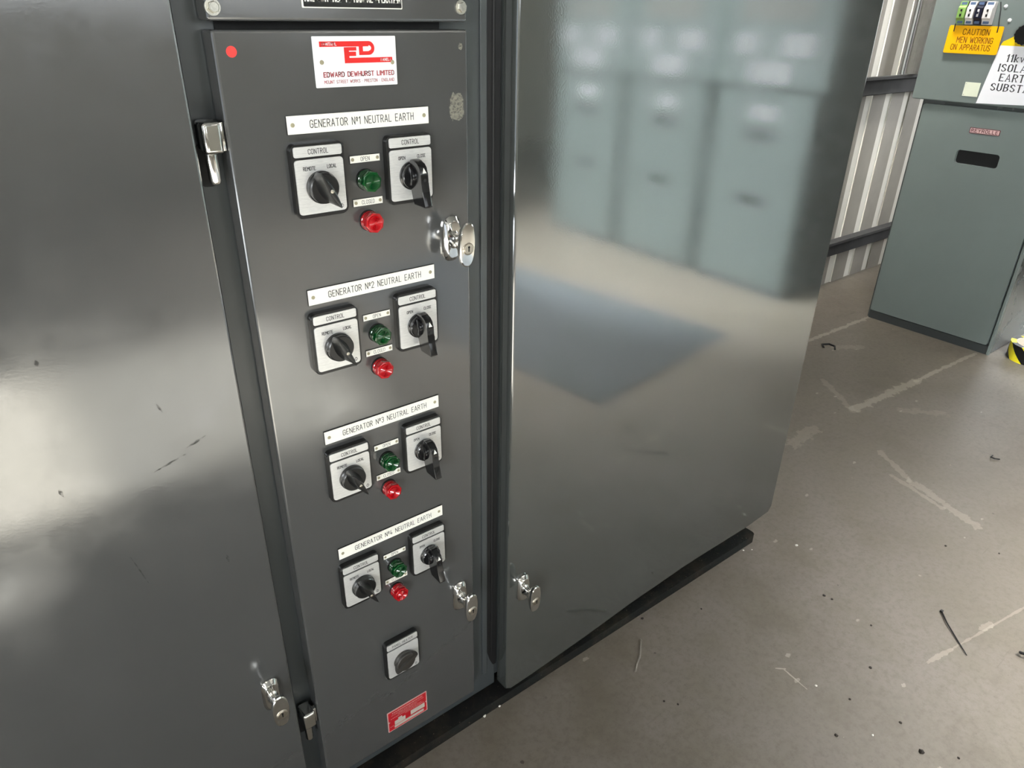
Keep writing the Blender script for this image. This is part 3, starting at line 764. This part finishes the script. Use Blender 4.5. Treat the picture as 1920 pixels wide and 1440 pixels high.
# ------------------------------------------------------------------ maker's plate, rating plate, warning plate, sticker
def quad_fill(b, u0, u1, v0, v1, W, Hh, y, mat=0): fpoly(b, [(W * (u0 - .5), Hh * (.5 - v1)), (W * (u1 - .5), Hh * (.5 - v1)), (W * (u1 - .5), Hh * (.5 - v0)), (W * (u0 - .5), Hh * (.5 - v0))], y, mat)
LW, LH = .1115, .0567
t = empty('maker_plate', (.0993, 0, H + .0572), 0, 'white enamel maker plate with red emblem at the top of the switch door', 'plate')
obj('plate', PR(rrect(-LW / 2, LW / 2, -LH / 2, LH / 2, .0010, 2), -.0018, 0, .0006), M_ENAMEL, t)
b = bmesh.new(); yy = -.00195
quad_fill(b, .073, .655, .10, .205, LW, LH, yy)
# D: stem, bottom and bowl
quad_fill(b, .535, .585, .205, .375, LW, LH, yy); quad_fill(b, .585, .655, .30, .375, LW, LH, yy)
def bowl(cu, vt, vb, hv_t, hv_b, ru, hu):
    cz_o = LH * (.5 - (vt + vb) / 2); cx = LW * (cu - .5); ro = LH * (vb - vt) / 2; ri = LH * (hv_b - hv_t) / 2; ox = LW * ru; ix = LW * hu
    n = 14
    for i in range(n):
        a0, a1 = PI / 2 - PI * i / n, PI / 2 - PI * (i + 1) / n
        P = lambda rx, rz, a: (cx + rx * math.cos(a), cz_o + rz * math.sin(a))
        fpoly(b, [P(ix, ri, a0), P(ix, ri, a1), P(ox, ro, a1), P(ox, ro, a0)], yy)
bowl(.655, .10, .375, .19, .295, .072, .032)
# E: stem, arms
quad_fill(b, .355, .415, .215, .53, LW, LH, yy); quad_fill(b, .415, .505, .215, .285, LW, LH, yy)
quad_fill(b, .415, .498, .305, .390, LW, LH, yy); quad_fill(b, .415, .945, .425, .530, LW, LH, yy)
flat('emblem', b, M_REDINK, t)
G['·'] = (.08, [[(.0, .5), (.08, .5)]])
b = bmesh.new()
def line(s, u0, u1, v, hh, sw, mat, heavy=1.0, yv=-.0020):
    ww = LW * (u1 - u0); gap = .24
    strokes(b, s, LW * ((u0 + u1) / 2 - .5), LH * (.5 - v), hh, ww / (text_w(s, gap) * hh), sw, gap, yv, heavy=heavy, mat=mat)
line('EDWARD DEWHURST LIMITED', .095, .955, .745, .0050, .20, 0, 1.15)
line('MOUNT STREET WORKS · PRESTON · ENGLAND', .095, .955, .890, .0034, .14, 1)
line('CONTROL', .10, .27, .152, .0030, .20, 2, yv=-.0021)
line('PANELS', .80, .925, .475, .0028, .20, 2, yv=-.0021)
flat('lettering', b, [M_REDINK2, M_REDINK2, M_ENAMEL], t)
for u, v in ((.085, .50), (.945, .535)): obj('rivet', rivet_bm(bmesh.new(), LW * (u - .5), LH * (.5 - v), .0027, -.0019), M_RIVET, t)

t = empty('rating_plate', (.1035, 0, H - 1.1254), 0, 'small red rating plate with pale stamped fields at the bottom of the door', 'plate')
obj('plate', PR(rrect(-.0446, .0446, -.0272, .0272, .0012, 2), -.0010, 0), M_PALEPINK, t)
b = bmesh.new(); fpoly(b, rrect(-.0428, .0428, -.0254, .0254, .001, 2), -.00115)
flat('red_print', b, M_REDPLATE, t)
b = bmesh.new(); rr = random.Random(5)
def blockq(x0, x1, z0, z1, m=0): fpoly(b, [(x0, z0), (x1, z0), (x1, z1), (x0, z1)], -.0013, m)
blockq(-.030, -.006, -.0150, -.0040); blockq(.006, .0385, -.0130, -.0010); blockq(-.031, .036, -.0225, -.0160); blockq(-.022, -.013, -.0040, .0010)
for zz, h1, x0, x1 in ((.0205, .0030, -.034, .034), (.0150, .0016, -.036, .036), (.0110, .0016, -.022, .022), (.0065, .0016, -.038, .030), (.0025, .0014, -.006, .036), (-.0145, .0016, -.040, -.032)):
    x = x0
    while x < x1:
        wd = rr.uniform(.0012, .0026); blockq(x, x + wd, zz - h1 / 2, zz + h1 / 2, 1); x += wd + rr.uniform(.0007, .0016)
for sx in (-1, 1): fpoly(b, circ(sx * .0415, -.0005, .0016, 10), -.0014, 0)
flat('stamped_fields', b, [M_PALE, M_PALEPINK], t)

t = empty('warning_plate', (.1015, 0, H + .1600), 0, 'black plate with white capitals about manual operation at the top edge', 'plate')
obj('plate', PR(rrect(-.0655, .0655, -.0450, .0450, .0010, 2), -.0024, 0, .0004), M_WHITE, t)
b = bmesh.new(); fpoly(b, rrect(-.0643, .0643, -.0438, .0438, .001, 2), -.00255); flat('black_field', b, M_VOID, t)
s = 'ARE SWITCHED TO MANUAL OPERATION'
flat('lettering', ST(s, 0, -.0345, .0068, .1240 / (text_w(s, .26) * .0068), .20, .26, -.0027), M_WHITE, t)

t = obj('sticker', PR(circ(0, 0, .0059, 28), -.0003, 0), M_DOT); t.location = (-.0520, 0, H + .0705)
tag(t, 'round bright red sticker in the upper left corner of the switch door', 'sticker')

# ------------------------------------------------------------------ switchgear bays (front faces the camera side, -x)
def bay(x, y, label, slots, w_=.284, front=True):
    t = empty('switchgear_bay', (x, y, 0), -PI / 2, label, 'switchgear', 'green grey switchgear bays')
    b = BX(-.298, .298, .018, .95, .0, 2.3, .003)
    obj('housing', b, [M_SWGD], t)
    obj('side_flange', side_prism(bmesh.new(), [(.0, .0), (.0, H - .235), (.022, H - .235), (.022, .0)], .2885, .2995, .001), M_SWG, t)
    outer = rrect(-.282, .2815, .046, H - .2310, .012, 4)
    b = bmesh.new(); inn = [rrect(-.0860 + .0, .0925, zz, zz + .0580, .013, 4) for zz in slots]
    prism_hole(b, outer, inn, -.003, .014)
    lp = obj('lower_panel', b, M_SWG, t)
    for zz in slots: obj('slot_recess', BX(-.095, .102, .0141, .0175, zz - .01, zz + .068), M_VOID, lp)
    obj('upper_panel', PR(rrect(-.335, .300, H - .2140, 2.28, .008, 4), -.020, .018, .004), M_SWG, t)
    obj('kick_plate', BX(-.285, .288, .006, .0175, .0, .040), M_FRAME, t)
    return t
bay(3.295, .4435, 'tall green grey switchgear bay standing against the ribbed wall', [H - .4645])
P3 = 3.295
def onbay(name, y, z, label, cat, yoff=-.0205):
    return empty(name, (P3 + yoff, y, z), -PI / 2, label, cat)
# caution sign hung in front of the upper panel
t = onbay('caution_sign', .5805, H + .034, 'amber plastic caution sign hung on black cord from the switches', 'sign', -.030)
sg = obj('board', PR(rrect(-.1075, .1075, -.0535, .0535, .006, 3), -.003, 0, .0006), M_ORANGE, t)
b = bmesh.new()
for s, x, z, ww in (('CAUTION', .006, .0300, .104), ('MEN WORKING', .008, -.0010, .142), ('ON APPARATUS', -.002, -.0290, .156)):
    strokes(b, s, x, z, .0215, ww / (text_w(s, .24) * .0215), .125, .24, -.0032)
flat('lettering', b, M_SIGNTEXT, t)
for sx, tx, tz in ((-.085, -.052, .145), (.086, .080, .142)):
    c = TB([(sx, -.0035, .030), (sx, -.006, .056), (sx + (tx - sx) * .3, -.012, .075), (tx, -.016, .115), (tx * .9, -.016, tz)], .0022, 8)
    obj('cord', c, M_RUBBER, t)
# row of breakers above the sign
mods = [(-.0595, M_GREEN, 'pale green breaker at the left end of the row above the caution sign', .0300), (-.0250, M_LGREY, 'white breaker between the green and the black one above the sign', .0290),
        (.0080, M_NAVY, 'black breaker between the two white ones above the sign', .0270), (.0430, M_LGREY, 'white breaker at the right end of the row above the caution sign', .0330)]
for x, m, lab, ww in mods:
    t = onbay('circuit_breaker', .5860 - x, H + .1350, lab, 'circuit breaker'); t['group'] = 'breakers above the caution sign'
    sgm = side_prism(bmesh.new(), [(0, .043), (-.026, .043), (-.028, .026), (-.040, .020), (-.040, -.020), (-.028, -.026), (-.026, -.043), (0, -.043)], -ww / 2, ww / 2, .002)
    obj('casing', sgm, m, t)
    for za, zb_ in ((.029, .040), (-.040, -.030)): obj('blue_label', BX(-ww * .36, ww * .36, -.0275, -.0255, za, zb_), M_BLUELBL, t, smooth=0)
    b = BX(-.0035, .0035, -.0415, -.0395, -.014, .014); obj('slot', b, M_VOID if m is not M_NAVY else M_LGREY, t, smooth=0)
    obj('lever', BX(-.002, .003, -.050, -.040, -.004, .005, .001), m, t)
for y, z, lab in ((.4947, .1607, 'upper white domed screw cap beside the breakers'), (.4655, .1106, 'lower white domed screw cap beside the breakers')):
    t = onbay('screw_cap', y, H + z, lab, 'screw cap'); t['group'] = 'white screw caps on the switchgear'
    me = LF([(0, .0075, .0075), (-.003, .0070, .0070), (-.0055, .0035, .0035)], n=20)
    o = obj('dome', me, M_ENAMEL, t)
# cream plate, paper notice, yellow card with black shape, maker badge
t = onbay('blank_plate', .5360, H - .1570, 'blank cream plate partly under the white paper notice', 'plate')
obj('plate', BX(-.0300, .0320, -.0015, 0, -.0280, .0280), M_CREAM, t, smooth=0)
for z in (-.022, .022): obj('screw', LF([(-.0014, .0022, .0022), (-.0022, .0018, .0018)], n=12, cx=-.0250, cz=z), M_ZINC, t)
t = onbay('paper_notice', .4800, H - .0960, 'white paper notice with serif print about isolation, taped to the switchgear', 'notice', -.0235)
obj('sheet', PR([(-.0205, -.1130), (.2750, -.1000), (.2950, .1120), (.0090, .1135)], -.0006, 0), M_PAPER, t, smooth=0)
b = bmesh.new()
for s, x, z, hh in (('11kv', .0480, .0680, .0250), ('ISOLA', .0300, .0310, .0260), ('EART', .0440, -.0060, .0260), ('SUBSTA', .0210, -.0440, .0260)):
    strokes(b, s, x, z, hh, 1.10, .11, .36, -.0008, serif=.09, align='l', heavy=1.8)
flat('lettering', b, M_TEXTGREY, t)
t = onbay('warning_card', .4250, H + .0400, 'yellow card corner showing above the white paper notice', 'card', -.0222)
b = bmesh.new(); fpoly(b, [(-.050, -.030), (.060, -.030), (.060, .012), (-.006, .012), (-.040, -.008)], 0); prism(b, [(-.042, -.030), (.080, -.030), (.080, .010), (-.004, .010), (-.040, -.010)], -.0006, 0)
obj('card', b, M_YELLOW, t, smooth=0)
t = onbay('black_knob', .3850, H + .0600, 'black lobed knob at the edge of the switchgear above the notice', 'knob')
lob = []
for i in range(40):
    a = 2 * PI * i / 40; r = .036 + .004 * math.cos(8 * a); lob.append((r * math.cos(a), r * math.sin(a)))
obj('hub', LF([(0, .018, .018), (-.012, .018, .018)], n=24), M_BLACK, t)
obj('hand_wheel', PR(lob, -.030, -.010, .004), M_BLACK, t)
t = onbay('maker_badge', .4400, H - .3200, 'small pink badge with dark red capitals on the lower switchgear panel', 'badge', -.003)
obj('badge', PR(rrect(-.0610, .0610, -.0118, .0118, .003, 3), -.0020, 0), M_MAROON, t)
b = bmesh.new(); fpoly(b, rrect(-.0585, .0585, -.0095, .0095, .002, 3), -.0022); flat('pink_field', b, M_PINKB, t)
flat('lettering', ST('REYROLLE', 0, 0, .0125, .106 / (text_w('REYROLLE', .30) * .0125), .19, .30, -.0024, heavy=1.1), M_MAROON, t)

# the rest of the row beyond the frame, seen mirrored in the glossy cabinet door
for k, (yc, wl_) in enumerate(((-1.430, 'nearest'), (-2.088, 'middle'), (-2.746, 'farthest'))):
    t = bay(3.12, yc, '%s bay of the switchgear row mirrored in the large glossy door' % wl_, [H - .480, H - .815])
    for x, z, ww, hh in ((.0, -.145, .25, .100), (.15, -.015, .13, .10), (-.14, -.015, .18, .10)):
        obj('white_label', PR(rrect(x - ww / 2, x + ww / 2, H + z - hh / 2, H + z + hh / 2, .005, 2), -.023, -.020), M_PAPER, t)
    b = bmesh.new(); prism(b, rrect(-.085, .085, H - .375, H - .300, .005, 2), -.006, -.003); obj('white_label', b, M_PAPER, t)
    b = bmesh.new(); prism(b, rrect(-.20, .20, H + .09, H + .19, .01, 2), -.023, -.020); obj('meter_window', b, M_PIPE, t)
t = empty('rubber_mat', (1.86, -1.93, 0), math.radians(-8.0), 'slate grey rubber mat on the floor mirrored in the glossy door', 'mat')
obj('mat', BX(-.51, .51, -1.0, 1.0, 0.0, .008, .003), M_MAT, t)

# ------------------------------------------------------------------ small things on the floor
t = empty('tape_roll', (3.415, .008, 0), 0.4, 'yellow and black striped tape roll lying on the floor', 'tape roll')
def ring(b, r0, r1, z0, z1, n=40, mat=0):
    c = [[b.verts.new((r * math.cos(2 * PI * i / n), r * math.sin(2 * PI * i / n), z)) for i in range(n)] for r, z in ((r0, z0), (r1, z0), (r1, z1), (r0, z1))]
    for A, B in zip(c, c[1:] + c[:1]):
        for i in range(n):
            f = b.faces.new((A[i], A[(i + 1) % n], B[(i + 1) % n], B[i])); f.material_index = mat
    return b
TR = .098
b = ring(bmesh.new(), TR - .022, TR, 0, .075)
o = obj('tape', b, M_TAPE, t)
obj('core', ring(bmesh.new(), TR - .027, TR - .022, 0, .076), M_CARD, t)

def onfloor(name, pts, r, m, label, cat, n=8):
    c = Vector(pts[0]); o = obj(name, TB([tuple(Vector(p) - c) for p in pts], r, n), m); o.location = c
    return tag(o, label, cat)
tie = onfloor('cable_tie', [(1.437, -.478, .004), (1.405, -.505, .005), (1.370, -.545, .003), (1.335, -.584, .003)], [.0022, .0018, .0016, .0010], M_RUBBER, 'straight black cable tie lying on the pale floor', 'cable tie')
obj('tie_head', BX(-.004, .004, -.0035, .0035, -.003, .003, .001), M_RUBBER, tie)
onfloor('cable_tie', [(2.745, .650, .003), (2.770, .672, .004), (2.800, .655, .004), (2.800, .625, .003), (2.768, .606, .003)], .0045, M_RUBBER, 'curled black piece of cable tie beside the pale floor line near the switchgear', 'cable tie')
onfloor('cable_tie', [(2.368, -.262, .003), (2.352, -.250, .006), (2.352, -.238, .006), (2.375, -.236, .003)], .0022, M_RUBBER, 'tiny black wire hook on the floor right of the large cabinet', 'wire')
onfloor('cable_tie', [(1.447, -.664, .006), (1.440, -.662, .012), (1.441, -.673, .014), (1.449, -.680, .008), (1.458, -.678, .004)], .0036, M_RUBBER, 'looped black cable tie at the right edge of the floor', 'cable tie')
kk = NT('clear_plastic_offcut'); kk.b.inputs['Base Color'].default_value = (.75, .7, .6, 1); kk.b.inputs['Roughness'].default_value = .15
kk.b.inputs['Transmission Weight'].default_value = .8
onfloor('plastic_offcut', [(.7300, -.062, .002), (.7140, -.077, .002), (.6900, -.098, .002), (.6620, -.112, .002), (.6465, -.124, .002)], .0030, kk.m, 'curved clear plastic offcut on the dark floor beside the cabinet', 'offcut')
M_BIT = plain('dark_debris', srgb(40, 34, 28), .8); M_WBIT = plain('white_debris', srgb(225, 222, 212), .7)
bits = [(1.3674, -.0912, .005, M_WBIT, 'white paint crumb on the floor near the right end of the black plinth')]
def crumb(x, y, r, m, lab, grp):
    b = bmesh.new(); bmesh.ops.create_icosphere(b, subdivisions=1, radius=r)
    for v in b.verts:
        v.co *= rn.uniform(.7, 1.25); v.co.z = max(v.co.z * .6, -r * .35)
    o = obj('crumb', b, m); o.location = (x, y, r * .35); tag(o, lab, 'debris', grp)
for x, y, r, m, lab in bits: crumb(x, y, r, m, lab, None)
for cx_, cy_, r in ((1.243, -0.2558, 0.0045), (1.2474, -0.2767, 0.0035), (1.2417, -0.3889, 0.003), (1.1102, -0.4581, 0.004), (0.9848, -0.4755, 0.003), (0.9799, -0.6409, 0.006), (1.0169, -0.5774, 0.0035), (0.8726, -0.5078, 0.004), (1.0297, -0.696, 0.003), (0.7863, -0.0151, 0.004), (0.6388, -0.2199, 0.003), (1.7242, -0.3618, 0.004), (1.8166, -0.4727, 0.003), (0.9367, -0.0862, 0.003), (0.6574, -0.2448, 0.0025)):
    crumb(cx_, cy_, r, M_BIT, 'tiny dark crumb of dirt scattered on the bare floor', 'dark crumbs on the floor')
for cx_, cy_, r in ((1.2232, -0.0097, 0.003), (1.2453, -0.0234, 0.002), (0.3314, -0.0025, 0.004), (0.2891, -0.0035, 0.004), (0.9565, -0.4076, 0.0035), (0.9363, -0.5562, 0.003)):
    crumb(cx_, cy_, r, M_WBIT, 'tiny pale chip scattered on the bare floor', 'pale chips on the floor')
